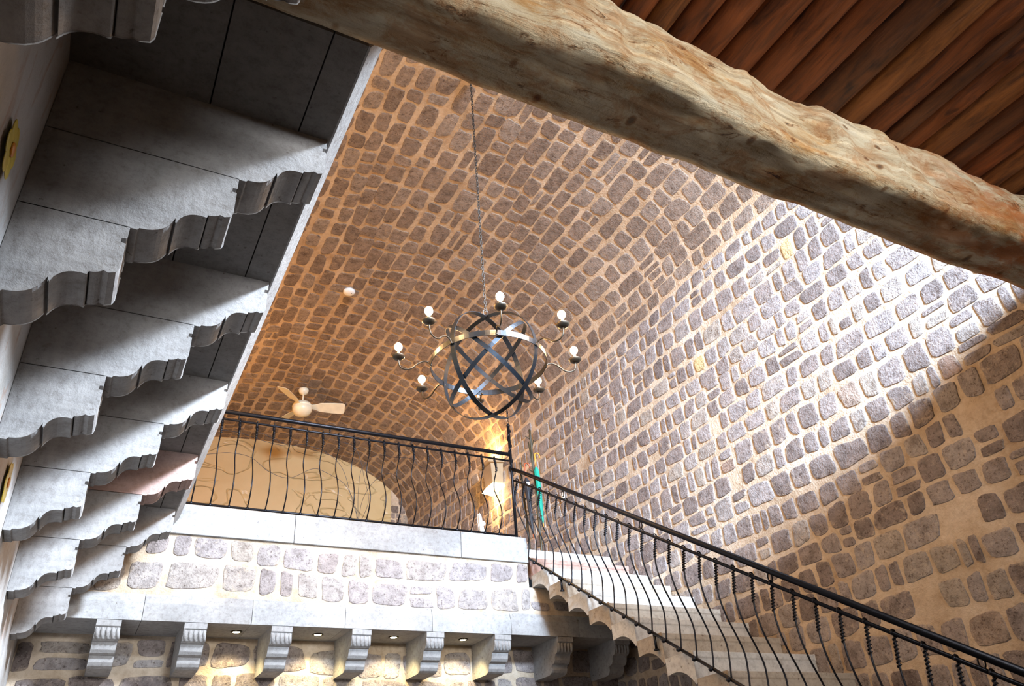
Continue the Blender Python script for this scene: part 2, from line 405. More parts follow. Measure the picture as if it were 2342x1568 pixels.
# pale stone nosing of the landing, in three slabs of different tone, and the moulded band below
b = MB()
for x0, x1, mi in ((X_L, 1.58, 0), (1.584, 3.28, 1), (3.284, 4.06, 0)): b.box((x0, 7.0, 3.97), (x1, 7.36, 4.24), mi)
b.build('trim_landing_nosing', [M['ledge'], M['ledge_grey']], bevel=.006, **STR)
b = MB()
xs = [X_L, .42, 1.28, 2.1, 2.95, 3.8, 4.6, X_R]
for i in range(7): b.prism([(7.0, 3.235), (7.0, 3.375), (7.03, 3.45), (7.40, 3.45), (7.549, 3.45), (7.549, 3.235)], 'x', xs[i]+.002, xs[i+1]-.002, i % 2)
b.build('trim_landing_band', [M['ledge'], M['ledge_grey']], **STR)
b = MB(); b.box((X_L, 7.365, 3.97), (X_R, Y_END, 4.24)); b.build('floor_upper_landing', M['ledge'], **STR)
b = MB(); b.box((X_L, -4.5, -.2), (X_R, 7.55, 0)); b.build('floor', M['floor'], **STR)
# front wall behind the camera, with its openings
b = MB()
b.box((X_L, -4.8, 0), (.9, -4.5, SPR+1.6)); b.box((4.3, -4.8, 0), (X_R, -4.5, SPR+1.6)); b.box((.9, -4.8, 4.35), (4.3, -4.5, 5.7)); b.box((.9, -4.8, 0), (4.3, -4.5, 3.6)); b.box((.9, -4.8, 7.3), (4.3, -4.5, SPR+1.6))
b.build('wall_front', M['lwall'], **STR)

# gallery floor slabs on the left (stone planks with open joints, thin projecting nosing)
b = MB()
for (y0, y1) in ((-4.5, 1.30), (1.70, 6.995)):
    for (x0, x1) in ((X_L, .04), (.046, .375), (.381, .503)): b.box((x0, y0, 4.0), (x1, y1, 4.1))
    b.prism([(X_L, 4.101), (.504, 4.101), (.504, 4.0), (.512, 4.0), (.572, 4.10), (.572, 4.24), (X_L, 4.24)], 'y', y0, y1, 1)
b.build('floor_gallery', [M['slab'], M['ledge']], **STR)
# upper floor deck over the poles
b = MB(); b.box((.57, -4.5, 4.60), (X_R, 1.60, 4.70)); b.build('floor_upper_deck', M['floor'], **STR)

# ------------------------------------------------------------------ gallery corbels: three stepped blocks each
def arc(p0, p1, bulge, n=7):
    p0, p1 = Vector(p0), Vector(p1); d = p1-p0; nn = Vector((-d.y, d.x)); out = []
    for i in range(n+1):
        t = i/n; q = p0+d*t+nn*bulge*4*t*(1-t); out.append((q.x, q.y))
    return out
def tier(xf, zt, xback):
    """outline (x,z) of one corbel stone; front at xf, top zt, height .333"""
    P = [(xback, zt), (xf, zt), (xf, zt-.045), (xf-.016, zt-.047), (xf-.016, zt-.068), (xf, zt-.07)]
    P += [(xf, zt-.165), (xf-.006, zt-.182), (xf-.025, zt-.19)]
    P += arc((xf-.040, zt-.185), (xf-.075, zt-.20), .10, 4)
    P += [(xf-.078, zt-.178)]
    P += [(xf-.080, zt-.205)] + arc((xf-.082, zt-.212), (xf-.172, zt-.262), -.20)
    P += [(xf-.174, zt-.243)]
    P += arc((xf-.178, zt-.250), (xf-.275, zt-.325), .20)
    P += [(xf-.28, zt-.333), (xback, zt-.333)]
    return P
def gal_corbel(y0, label, mats):
    t = empty('gallery_corbel', (X_L, y0, 3.0), label, 'corbel', 'stepped stone corbels under the gallery')
    for i, (xf, zt) in enumerate(((.493, 3.998), (.187, 3.664), (-.115, 3.330))):
        mb = MB(); mb.prism(tier(xf, zt, X_L+.004), 'y', y0, y0+.19)
        o = mb.build('corbel_block', mats[i], None, base=(X_L, y0, 3.0)); o.parent = t; o.location = (0, 0, 0)
        o.modifiers.new('bevel', 'BEVEL').width = .004; o.modifiers['bevel'].limit_method = 'ANGLE'; o.modifiers['bevel'].angle_limit = .9
    return t
C_ = M['carved']; CP = M['carved_pink']
for y0, lab, ms in ((1.10, 'three-tier stone corbel nearest the camera, at the top left corner', (C_, C_, C_)),
        (2.19, 'large dim three-tier stone corbel whose top meets the slab beside the beam', (C_, C_, C_)),
        (3.21, 'three-tier stone corbel second below the beam, its tip brightly lit', (C_, C_, C_)),
        (4.28, 'middle three-tier stone corbel between the bright-tipped one and the pink-tipped one', (C_, C_, C_)),
        (5.39, 'three-tier stone corbel with a pinkish top stone', (CP, C_, C_)),
        (6.51, 'smallest three-tier stone corbel, nearest the landing front', (C_, C_, C_))):
    gal_corbel(y0, lab, ms)

# ------------------------------------------------------------------ landing corbels (carved brackets)
def bay_corbel():
    t = empty('landing_corbel', (0, 7.0, 2.9), '', 'corbel', 'small carved corbels under the landing')
    P = [(7.545, 3.232), (7.002, 3.232), (7.002, 3.185), (7.016, 3.18)]
    P += [(7.018, 3.15), (7.024, 3.12), (7.04, 3.095), (7.062, 3.083), (7.085, 3.08), (7.088, 3.068)]
    P += [(7.094, 3.05), (7.10, 3.025), (7.12, 3.003), (7.145, 2.995), (7.165, 2.995), (7.168, 2.975), (7.172, 2.945), (7.19, 2.92), (7.225, 2.905), (7.25, 2.903), (7.545, 2.903)]
    mb = MB(); mb.prism(P, 'x', -.09, .09); o = mb.build('bracket_block', M['ledge_grey'], None, base=(0, 7.0, 2.9)); o.parent = t; o.location = (0, 0, 0)
    o.modifiers.new('bevel', 'BEVEL').width = .003; o.modifiers['bevel'].limit_method = 'ANGLE'
    mb = MB()   # carved leaf ribs across the upper face
    for k in range(5):
        x = -.075+k*.0375
        mb.tube([(x, 7.020, 3.176), (x, 7.020, 3.15), (x+.004, 7.025, 3.125), (x+.010, 7.040, 3.103), (x+.016, 7.062, 3.091)], [.012, .0145, .0145, .012, .006], 8)
    o = mb.build('carved_leaf', M['ledge_grey'], None, smooth=True, base=(0, 7.0, 2.9)); o.parent = t; o.location = (0, 0, 0)
    return t
bc = bay_corbel()
names = ['leftmost carved corbel under the landing, beside the gallery corbels', 'second carved corbel from the left, left of the first ceiling spotlight',
 'third carved corbel, between the first and second spotlights', 'middle carved corbel, between the second and third spotlights',
 'carved corbel between the third and fourth spotlights', 'carved corbel just right of the last spotlight', 'shadowed carved corbel under the stair', 'shadowed carved corbel farthest right behind the stair']
for i, x in enumerate((.19, .84, 1.545, 2.26, 2.98, 3.70, 4.42, 5.13)):
    o = bc if i == 0 else copy_tree(bc)
    o.location = (x, 7.0, 2.9); o['label'] = names[i]
# recessed spotlights
for i, x in enumerate((1.21, 1.93, 2.66, 3.39)):
    t = empty('recessed_spotlight', (x, 7.27, 3.235), ['leftmost lit recessed spotlight under the landing', 'second lit recessed spotlight from the left under the landing',
        'third lit recessed spotlight from the left under the landing', 'rightmost lit recessed spotlight under the landing'][i], 'spotlight', 'spotlights under the landing')
    mb = MB(); mb.lathe([(.034, 0), (.048, 0), (.050, -.006), (.036, -.009), (.034, 0)], (0, 0, 0), 24); mb.build('trim_ring', M['cup'], t, smooth=True)
    mb = MB(); mb.lathe([(.001, -.001), (.034, -.001), (.030, -.008), (.001, -.010)], (0, 0, 0), 20); mb.build('lens', M['spot'], t, smooth=True)
    l = bpy.data.lights.new('spot_beam', 'SPOT'); l.energy = 42; l.color = (1, .80, .40); l.spot_size = 1.9; l.spot_blend = .6; l.shadow_soft_size = .03
    lo = bpy.data.objects.new('spot_beam', l); COL.objects.link(lo); lo.parent = t; lo.location = (0, 0, -.03); lo.rotation_euler = (.25, 0, 0)

# ------------------------------------------------------------------ wooden beam
def make_beam():
    nx = 300; ks = 44; x0, x1 = -.42, 5.395; vs = []; fs = []
    for i in range(nx+1):
        x = x0+(x1-x0)*i/nx
        yn = 1.345+.035*noise.noise(Vector((x*1.1, 0, 0)))+.018*noise.noise(Vector((x*4.5, 2, 0)))+.012*noise.noise(Vector((x*13, 5, 0)))+.05*math.exp(-((x-2.35)/.35)**2)
        yf = 1.668+.02*noise.noise(Vector((x*1.3, 7, 0)))+.008*noise.noise(Vector((x*6, 9, 0)))
        zb = 3.95+.012*noise.noise(Vector((x*1.5, 4, 4))); zt = 4.385+.03*noise.noise(Vector((x*2, 1, 4)))+.012*noise.noise(Vector((x*9, 1, 4)))
        for k in range(ks):
            t = 2*PI*(k+.5)/ks; c, s = math.cos(t), math.sin(t)
            e = 18 if s < 0 else 4.5
            rr = (abs(c)**e+abs(s)**e)**(-1/e)
            y = (yn+yf)/2+c*rr*(yf-yn)/2; z = (zb+zt)/2+s*rr*(zt-zb)/2
            nn = noise.noise(Vector((x*3.2, y*7, z*7)))*.016+noise.noise(Vector((x*9, y*20, z*20)))*.008
            if c < -.3: nn *= 1.5          # the waney face towards the room is rougher
            if s < -.80 or c > .6: nn *= .35
            for (kx, kz, kr, kh) in ((2.05, 4.22, .07, .035), (2.62, 4.12, .06, .03), (1.55, 4.15, .05, .03), (3.3, 4.2, .06, .03), (3.75, 4.12, .05, .025)):
                if c < -.3: nn += kh*math.exp(-((x-kx)**2+(z-kz)**2)/kr**2)
            vs.append((x, y+c*nn, z+s*nn))
    for i in range(nx):
        for k in range(ks): fs.append((i*ks+k, i*ks+(k+1) % ks, (i+1)*ks+(k+1) % ks, (i+1)*ks+k))
    fs += [tuple(range(ks-1, -1, -1)), tuple(range(nx*ks, nx*ks+ks))]
    mb = MB(); mb.add(vs, fs)
    return mb.build('timber_beam', M['beam'], smooth=True, label='massive rough-hewn timber beam crossing under the log poles, pale gnarled side and dark underside', category='beam')
make_beam()
# ------------------------------------------------------------------ log poles
edges = [.62, .80, .97, 1.14, 1.31, 1.50, 1.66] + [x*1.045 for x in (1.67, 1.80, 1.95, 2.14, 2.31, 2.49, 2.70, 2.84, 3.01, 3.11, 3.24, 3.44, 3.59, 3.75)] + [4.08, 4.24, 4.41, 4.57, 4.74, 4.91, 5.07, 5.23, 5.385]
edges[6] = 1.62; ordn = ['first','second','third','fourth','fifth','sixth','seventh','eighth','ninth','tenth','eleventh','twelfth','thirteenth','fourteenth','fifteenth','sixteenth','seventeenth','eighteenth','nineteenth','twentieth','twenty-first','twenty-second','twenty-third','twenty-fourth','twenty-fifth','twenty-sixth','twenty-seventh','twenty-eighth','twenty-ninth','thirtieth']
tones_ = ['rust-brown', 'dark umber', 'amber-brown']
for i in range(len(edges)-1):
    a, c_ = edges[i], edges[i+1]; cx = (a+c_)/2; r = (c_-a)/2*.955; mi = rnd.choice([0, 1, 2, 0])
    ny, ks = 60, 18; vs = []; fs = []; sd = rnd.uniform(0, 50)
    kn = [(rnd.uniform(-1.6, 1.3), rnd.uniform(4.2, 5.2), rnd.uniform(.016, .028)) for _ in range(4)]
    for j in range(ny+1):
        y = 1.52-(1.52+3.2)*j/ny; bx = .003*noise.noise(Vector((y*.9, sd, 0))); bz = .006*noise.noise(Vector((y*.9, sd, 9)))
        rr0 = r*(1+.035*noise.noise(Vector((y*1.4, sd, 3))))
        for k in range(ks):
            t = 2*PI*k/ks; rr = rr0*(1+.035*noise.noise(Vector((math.cos(t)*1.5, math.sin(t)*1.5, y*3+sd))))
            for (ky, kt, kh) in kn:
                d = ((y-ky)/.035)**2+((t-kt)*r/.03)**2
                if d < 9: rr += kh*math.exp(-d)
            vs.append((cx+bx+rr*math.cos(t)*.985, y, 4.425+r*.9+bz+rr*math.sin(t)*(.95)))
    for j in range(ny):
        for k in range(ks): fs.append((j*ks+k, j*ks+(k+1) % ks, (j+1)*ks+(k+1) % ks, (j+1)*ks+k))
    fs += [tuple(range(ks-1, -1, -1)), tuple(range(ny*ks, ny*ks+ks))]
    mb = MB(); mb.add(vs, fs)
    mb.build('log_pole', POLE[mi], smooth=True, label='%s peeled log pole of the ceiling, %s counting rightward along the beam' % (tones_[mi], ordn[i]), category='log', group='log poles of the ceiling')

# ------------------------------------------------------------------ stone stair
RUN, RIS = .3285, .2
tint = ['step_white', 'step_pink', 'step_white', 'step_beige', 'step_white', 'step_beige', 'step_white', 'step_beige', 'step_white', 'step_beige', 'step_white', 'step_beige', 'step_white', 'step_beige', 'step_white']
words = dict(step_white='pale', step_beige='beige', step_pink='rosy')
for k in range(0, 15):
    yf = 7.37-RUN*k; zt = 4.24-RIS*k
    x0 = 4.10 if k > 0 else 4.10
    yb = yf+RUN*1.10
    P = [(yf-.008, zt), (yf-.008, zt-.045), (yf, zt-.050), (yf, zt-RIS-.022)]
    if k == 0: P = [(yf-.012, zt-.001), (yf-.012, zt-.045), (yf, zt-.05), (yf, zt-.22), (yf+.14, zt-.2), (yf+.14, zt-.1), (yf+.0, zt-.1)][:4] + [(7.549, zt-.22), (7.549, zt-.275), (7.55, zt-.274)][:1]
    else:
        P += arc((yf+.012, zt-RIS-.026), (yf+RUN-.03, zt-RIS*.58-.0), .16, 8) + [(yf+RUN-.009, zt-RIS*.58), (yf+RUN-.009, zt-.001)]
    if k == 0: continue
    mb = MB(); mb.prism(P, 'x', x0, X_R-.012)
    mb.build('stone_step', M[tint[k]], bevel=.004, label='%s stone step, %s below the landing' % (words[tint[k]], ordn[k-1]), category='stair step', group='stone steps of the stair')
# top riser at the landing edge beside the stair
b = MB(); b.box((4.065, 7.362, 3.99), (X_R-.012, 7.60, 4.245)); b.build('trim_top_riser', M['step_white'], bevel=.004, **STR)
bpy.data.objects['floor_upper_landing'].data  # landing starts behind the riser

# ------------------------------------------------------------------ iron railings
def coil(mb, pts_fn, t0, t1, turns, R, r):
    n = turns*9; P = []
    for i in range(n+1):
        t = t0+(t1-t0)*i/n; c, tan = pts_fn(t); a = 2*PI*turns*i/n
        e1 = tan.orthogonal().normalized(); e2 = tan.cross(e1)
        P.append(c+(e1*math.cos(a)+e2*math.sin(a))*R)
    mb.tube(P, r, 5)
def spline(keys, H, axis):
    """keys: (t, offset); Catmull-Rom"""
    def f(t):
        t = max(0, min(1, t))
        for i in range(len(keys)-1):
            if t <= keys[i+1][0]: break
        p1, p2 = keys[i], keys[i+1]; p0 = keys[i-1] if i else (2*p1[0]-p2[0], p1[1]); p3 = keys[i+2] if i+2 < len(keys) else (2*p2[0]-p1[0], p2[1])
        s = (t-p1[0])/(p2[0]-p1[0])
        m1 = (p2[1]-p0[1])/(p2[0]-p0[0])*(p2[0]-p1[0]); m2 = (p3[1]-p1[1])/(p3[0]-p1[0])*(p2[0]-p1[0])
        d = (2*s**3-3*s*s+1)*p1[1]+(s**3-2*s*s+s)*m1+(-2*s**3+3*s*s)*p2[1]+(s**3-s*s)*m2
        return Vector((d, 0, t*H)) if axis == 'x' else Vector((0, d, t*H))
    return f
def baluster_mesh(keys, H, axis, turns):
    f = spline(keys, H, axis); mb = MB()
    mb.tube([f(i/34) for i in range(35)], .0065, 7)
    def pf(t):
        a = f(t); return a, (f(min(1, t+.01))-f(max(0, t-.01))).normalized()
    coil(mb, pf, .80, .985, turns, .0105, .0046)
    mb.ball((0, 0, 0), .018, 10, 6)                       # collar at the bottom rail
    # loop around the top rail
    c = Vector((f(1).x, f(1).y, H+.008)); L = []
    for i in range(13):
        a = 2*PI*i/12*.8
        L.append(c+(Vector((math.sin(a)*.017, 0, -math.cos(a)*.017)) if axis == 'x' else Vector((0, math.sin(a)*.017, -math.cos(a)*.017))))
    mb.tube(L, .006, 6)
    return mb
# landing railing
LR = empty('landing_railing', (2.3, 7.02, 4.24), 'black wrought iron railing with wavy balusters along the edge of the landing', 'railing')
def child(mb, name, mt, par, **k):
    o = mb.build(name, mt, None, **k); o.parent = par; o.location = Vector(o.location)-Vector(par.location); return o
YL = 7.03; ZB, ZT, ZH = 4.262, 5.135, 5.215
for name, z, r, xa in (('bottom_rail', ZB, .011, -.40), ('top_rail', ZT, .011, -.40), ('handrail', ZH, .0215, -.40)):
    mb = MB(); mb.tube([(xa, YL, z), (3.93, YL, z)], r, 12); child(mb, name, M['iron'], LR, smooth=True, base=(0, YL, z))
keys = [(0, 0), (.12, -.075), (.25, -.10), (.40, -.055), (.58, .035), (.70, .03), (.82, -.035), (.91, -.03), (1, 0)]
mb = baluster_mesh(keys, ZT-ZB, 'y', 9)
b0 = mb.build('baluster', M['iron'], None, smooth=True); b0.parent = LR
xsL = [3.741-.1627*i for i in range(25)]
for i, x in enumerate(xsL):
    o = b0 if i == 0 else b0.copy()
    if i: COL.objects.link(o); o.parent = LR
    o.location = Vector((x, YL, ZB))-Vector(LR.location)
for i, x in enumerate((.96, 1.86, 2.75, 3.40, .05)):
    mb = MB(); n = 16; mb.tube([(x+.0, YL+.018*math.sin(2*PI*k/n), (ZT+ZH)/2-.002+.026*math.cos(2*PI*k/n)) for k in range(n)], .0045, 6, closed=True)
    child(mb, 'spacer_ring', M['iron'], LR, smooth=True)
# vine wires growing from the middle of the landing railing
def smooth_pts(P, n=10):
    P = [Vector(p) for p in P]; out = []
    for i in range(len(P)-1):
        p0 = P[max(i-1, 0)]; p1, p2 = P[i], P[i+1]; p3 = P[min(i+2, len(P)-1)]
        for j in range(n):
            s = j/n; out.append(.5*((2*p1)+(p2-p0)*s+(2*p0-5*p1+4*p2-p3)*s*s+(3*p1-p0-3*p2+p3)*s**3))
    out.append(P[-1]); return out
YV = 7.05
vines = [[(2.19, 4.24), (2.16, 4.42), (2.05, 4.62), (1.86, 4.72), (1.72, 4.745), (1.50, 4.62), (1.30, 4.66), (1.12, 4.78), (.92, 4.80), (.74, 4.76), (.60, 4.73), (.3, 4.75), (-.1, 4.7)],
 [(2.21, 4.24), (2.12, 4.50), (2.02, 4.78), (1.86, 4.93), (1.62, 4.99), (1.45, 4.95), (1.22, 4.97), (1.0, 5.02), (.80, 5.03), (.66, 5.06), (.3, 5.0)],
 [(1.47, 4.955), (1.34, 5.00), (1.17, 5.06)],
 [(2.20, 4.24), (2.23, 4.45), (2.30, 4.62), (2.42, 4.76), (2.55, 4.80), (2.72, 4.70), (2.88, 4.63), (3.05, 4.74), (3.25, 4.84), (3.42, 4.86)],
 [(2.22, 4.24), (2.30, 4.48), (2.25, 4.70), (2.20, 4.90), (2.12, 5.05), (1.95, 5.08)],
 [(2.20, 4.24), (2.19, 4.55), (2.22, 4.82), (2.36, 4.98), (2.58, 4.99), (2.76, 5.00), (2.86, 4.92), (3.0, 4.93), (3.2, 5.03), (3.5, 5.08)],
 [(3.05, 4.74), (3.30, 4.66), (3.5, 4.60)]]
mb = MB()
for V_ in vines: mb.tube(smooth_pts([(x, YV, z) for x, z in V_]), .0022, 5)
child(mb, 'vine_wire', M['iron'], LR, smooth=True)
# newel post with twisted vine
NP = empty('newel_post', (3.955, 7.03, 4.24), 'tall black iron newel post wrapped by a twisted rod at the landing corner', 'post')
mb = MB(); mb.tube([(0, 0, 0), (0, 0, 1.34)], .0165, 12); mb.ball((0, 0, 1.345), .022, 12, 7); mb.build('post', M['iron'], NP, smooth=True)
mb = MB(); mb.tube([(math.cos(a*.55)*.021, math.sin(a*.55)*.021, .72+a*.0165) for a in range(0, 38)], .0075, 6); mb.build('twisted_rod', M['iron'], NP, smooth=True)
mb = MB()
for k in range(5):
    z = 1.385+k*.034; pl = (k % 2)
    L = [(math.cos(2*PI*i/12)*.011*(1-pl), math.cos(2*PI*i/12)*.011*pl, z+math.sin(2*PI*i/12)*.022) for i in range(12)]
    mb.tube(L, .0035, 5, closed=True)
mb.build('finial_chain', M['iron'], NP, smooth=True)
# stair railing
SR = empty('stair_railing', (4.06, 5.0, 2.8), 'black wrought iron stair railing with bellied wavy balusters descending to the right', 'railing')
XS = 4.045
def zb(y): return 4.07-.6205*(7.09-y)
def zt_(y): return 4.945-.6185*(7.10-y)
def zh(y): return 5.08-.6315*(7.10-y)
mb = MB(); mb.tube([(XS+.028, 7.02, zb(7.02)), (XS+.028, 2.0, zb(2.0))], .013, 12); child(mb, 'bottom_rail', M['iron'], SR, smooth=True)
mb = MB(); mb.tube([(3.962, 7.035, zt_(7.035)), (XS-.035, 6.9, zt_(6.9)), (XS-.035, 1.9, zt_(1.9))], .012, 12); child(mb, 'top_rail', M['iron'], SR, smooth=True)
mb = MB(); mb.tube([(3.962, 7.035, zh(7.035)), (XS-.035, 6.85, zh(6.85)), (XS-.035, 1.9, zh(1.9))], .0215, 12); child(mb, 'handrail', M['iron'], SR, smooth=True)
Hs = zt_(5)-zb(5)
keys = [(0, .03), (.12, .045), (.27, .052), (.40, .015), (.53, -.035), (.66, -.066), (.78, -.074), (.90, -.052), (1, -.035)]
mb = baluster_mesh(keys, Hs, 'x', 8)
b1 = mb.build('baluster', M['iron'], None, smooth=True); b1.parent = SR
for i in range(32):
    y = 7.02-.157*i
    o = b1 if i == 0 else b1.copy()
    if i: COL.objects.link(o); o.parent = SR
    o.location = Vector((XS, y, zb(y)))-Vector(SR.location)
for y in (6.93, 6.12, 4.98, 3.72, 2.5):
    mb = MB(); n = 16; zc = (zt_(y)+zh(y))/2
    mb.tube([(XS-.035, y+.018*math.sin(2*PI*k/n), zc+.03*math.cos(2*PI*k/n)) for k in range(n)], .005, 6, closed=True); child(mb, 'spacer_ring', M['iron'], SR, smooth=True)
for y in (6.42, 5.12, 3.8):
    z = zb(y); mb = MB()
    mb.tube([(XS+.03, y, z), (XS+.03, y, z-.12)], .011, 8); mb.lathe([(.001, 0), (.020, 0), (.022, -.012), (.001, -.014)], (XS+.03, y, z-.12), 14)
    child(mb, 'stay_bracket', M['iron'], SR, smooth=True)

# ------------------------------------------------------------------ chandelier
CH = Vector((2.455, 4.6, 4.725)); R_ = .458
near = Vector((-2.45, -4.6, 0)).normalized(); right = Vector((4.6, -2.45, 0)).normalized()
CD = empty('sphere_chandelier', CH, 'spherical iron band chandelier with curved arms and lit bulbs, hanging on a long chain', 'chandelier')
def azd(deg): a = math.radians(deg); return near*math.cos(a)+right*math.sin(a)
OFF = 9
mb = MB(); mb.band((0, 0, 0), (0, 0, 1), R_, .046, .005); mb.build('equator_band', M['band'], CD)
for a in (54, -36):
    nrm = azd(a+90); mb = MB(); mb.band((0, 0, 0), nrm, R_-.006 if a > 0 else R_-.012, .042, .005); mb.build('meridian_band', M['band'], CD)
ev = math.radians(31); f_ = (-near)*math.cos(ev)+Vector((0, 0, math.sin(ev))); up_ = near*math.sin(ev)+Vector((0, 0, math.cos(ev)))
for s, rr in ((1, .020), (-1, .027)):
    nrm = (right*.707*s+up_*.707)*.975+f_*(.20)
    mb = MB(); mb.band((0, 0, 0), nrm, R_-rr, .034, .004); mb.build('tilted_band', M['band'], CD)
def arm_pt(rr, z, d): return d*rr+Vector((0, 0, z))
arm0 = None
for k in range(8):
    d = azd(OFF+45*k); mb = MB()
    mb.tube(smooth_pts([arm_pt(*q, d) for q in ((.46, -.015), (.48, .012), (.52, .018), (.565, -.005), (.61, -.045), (.66, -.055), (.70, -.03), (.712, .03))], 5), .0065, 7)
    mb.ball(arm_pt(.46, -.012, d), .012, 8, 5)
    arm = mb.build('arm', M['cup'], CD, smooth=True)
    c = arm_pt(.712, .03, d)
    mb = MB(); mb.lathe([(.003, 0), (.024, .003), (.042, .014), (.052, .028), (.050, .034), (.034, .030), (.003, .026)], c, 18); mb.build('drip_cup', M['cup'], arm, smooth=True)
    mb = MB(); mb.lathe([(.011, .026), (.011, .078), (.009, .083)], c, 12); mb.build('candle_sleeve', M['candle'], arm, smooth=True)
    if k != 4:
        mb = MB(); mb.lathe([(.009, .080), (.012, .086), (.024, .094), (.031, .109), (.032, .122), (.027, .138), (.016, .149), (.003, .153)], c, 16); mb.build('bulb', M['bulb'], arm, smooth=True)
        l = bpy.data.lights.new('bulb_light', 'POINT'); l.energy = 21; l.color = (1, .54, .20); l.shadow_soft_size = .035
        lo = bpy.data.objects.new('bulb_light', l); COL.objects.link(lo); lo.parent = CD; lo.location = c+Vector((0, 0, .20))
# chain with canopy
mb = MB(); zc = R_+.01; n = 0; top = 8.26-CH.z
mb.tube([(math.cos(2*PI*i/14)*.022, 0, zc+.03+math.sin(2*PI*i/14)*.032) for i in range(14)], .005, 6, closed=True)
zc += .065
while zc < top-.05:
    pl = n % 2; L = []
    for i in range(10):
        a = 2*PI*i/10; L.append((math.cos(a)*.0105*(1-pl), math.cos(a)*.0105*pl, zc+math.sin(a)*.0235))
    mb.tube(L, .0034, 5, closed=True); zc += .036; n += 1
mb.build('chain', M['chain'], CD, smooth=True)
mb = MB(); mb.lathe([(.001, top-.05), (.04, top-.045), (.06, top-.01), (.06, top+.035), (.001, top+.04)], (0, 0, 0), 18); mb.build('ceiling_canopy', M['iron'], CD, smooth=True)
mb = MB(); mb.ball((0, 0, R_-.0), .03, 10, 6, sc=(1, 1, .5)); mb.build('top_boss', M['iron'], CD, smooth=True)

# ------------------------------------------------------------------ ceiling fan
FN = empty('ceiling_fan', (2.60, 11.72, 8.28), 'ivory three-blade ceiling fan hanging from the far part of the vault', 'ceiling fan')
mb = MB(); mb.lathe([(.001, .0), (.075, .0), (.088, -.03), (.07, -.085), (.025, -.115), (.001, -.12)], (0, 0, 0), 24); mb.build('canopy', M['ivory'], FN, smooth=True)
mb = MB(); mb.tube([(0, 0, -.10), (0, 0, -.27)], .014, 10); mb.build('down_rod', M['ivory'], FN, smooth=True)
mb = MB(); mb.lathe([(.001, -.25), (.05, -.255), (.13, -.285), (.165, -.33), (.170, -.355), (.160, -.36), (.166, -.37), (.160, -.43), (.12, -.49), (.05, -.52), (.001, -.525)], (0, 0, 0), 28); mb.build('motor_housing', M['ivory'], FN, smooth=True)
for a in (-12, 108, 228):
    a = math.radians(a); d = Vector((math.cos(a), math.sin(a), 0)); e = Vector((-d.y, d.x, 0)); vs = []; prof = [(.14, .035), (.22, .05), (.30, .085), (.5, .10), (.67, .105), (.71, .08)]
    for top_ in (0, 1):
        for (rr, w_) in prof:
            for s in (-1, 1): vs.append(d*rr+e*w_*s+Vector((0, 0, -.335-s*w_*.42-(0 if top_ else .008))))
    n = len(prof); fs = []
    for i in range(n-1):
        fs.append((2*n+2*i, 2*n+2*i+1, 2*n+2*i+3, 2*n+2*i+2)); fs.append((2*i, 2*i+2, 2*i+3, 2*i+1))
        for s in (0, 1): fs.append((2*i+s, 2*n+2*i+s, 2*n+2*i+2+s, 2*i+2+s))
    fs += [(0, 1, 2*n+1, 2*n), (2*n-2, 4*n-2, 4*n-1, 2*n-1)]
    mb = MB(); mb.add(vs, fs); mb.build('fan_blade', M['ivory'], FN)
# smoke detector
SD = empty('smoke_detector', (2.46, 8.72, 8.285), 'small round white smoke detector on the vault crown', 'smoke detector')
mb = MB(); mb.lathe([(.001, 0), (.085, 0), (.085, -.022), (.07, -.042), (.03, -.05), (.001, -.05)], (0, 0, 0), 26); mb.build('housing', M['white'], SD, smooth=True)
mb = MB(); mb.ball((.03, -.02, -.047), .007, 8, 5); mb.ball((-.03, -.01, -.047), .006, 8, 5); mb.build('sensor_dot', M['cup'], SD, smooth=True)

# ------------------------------------------------------------------ wall sconce on the right wall of the landing
SC = empty('wall_sconce', (5.4, 10.05, 6.35), 'lit clay box wall sconce glowing up and down beside the newel post', 'wall lamp')
def sc_prof(z0, z1, d0, d1, w0, w1, mb, mi=0):
    vs = []
    for z, d, w_ in ((z0, d0, w0), (z1, d1, w1)): vs += [(0, -w_, z), (-d, -w_*.75, z), (-d, w_*.75, z), (0, w_, z)]
    mb.add(vs, [(0, 1, 5, 4), (1, 2, 6, 5), (2, 3, 7, 6), (0, 3, 2, 1), (4, 5, 6, 7), (3, 0, 4, 7)], mi)
mb = MB(); sc_prof(-.17, .15, .17, .20, .17, .20, mb); mb.build('body', M['clay'], SC, bevel=.008)
mb = MB(); sc_prof(.15, .19, .25, .27, .24, .26, mb); mb.build('top_rim', M['clay'], SC, bevel=.006)
mb = MB(); sc_prof(.191, .20, .22, .22, .21, .21, mb); mb.build('upper_glass', M['glowrim'], SC)
mb = MB(); sc_prof(-.25, -.172, .22, .17, .22, .17, mb); mb.build('lower_glass', M['glowrim'], SC)
for z, e in ((.40, 50), (-.42, 30)):
    l = bpy.data.lights.new('sconce_light', 'POINT'); l.energy = e; l.color = (1, .56, .19); l.shadow_soft_size = .06
    lo = bpy.data.objects.new('sconce_light', l); COL.objects.link(lo); lo.parent = SC; lo.location = (-.16, 0, z)
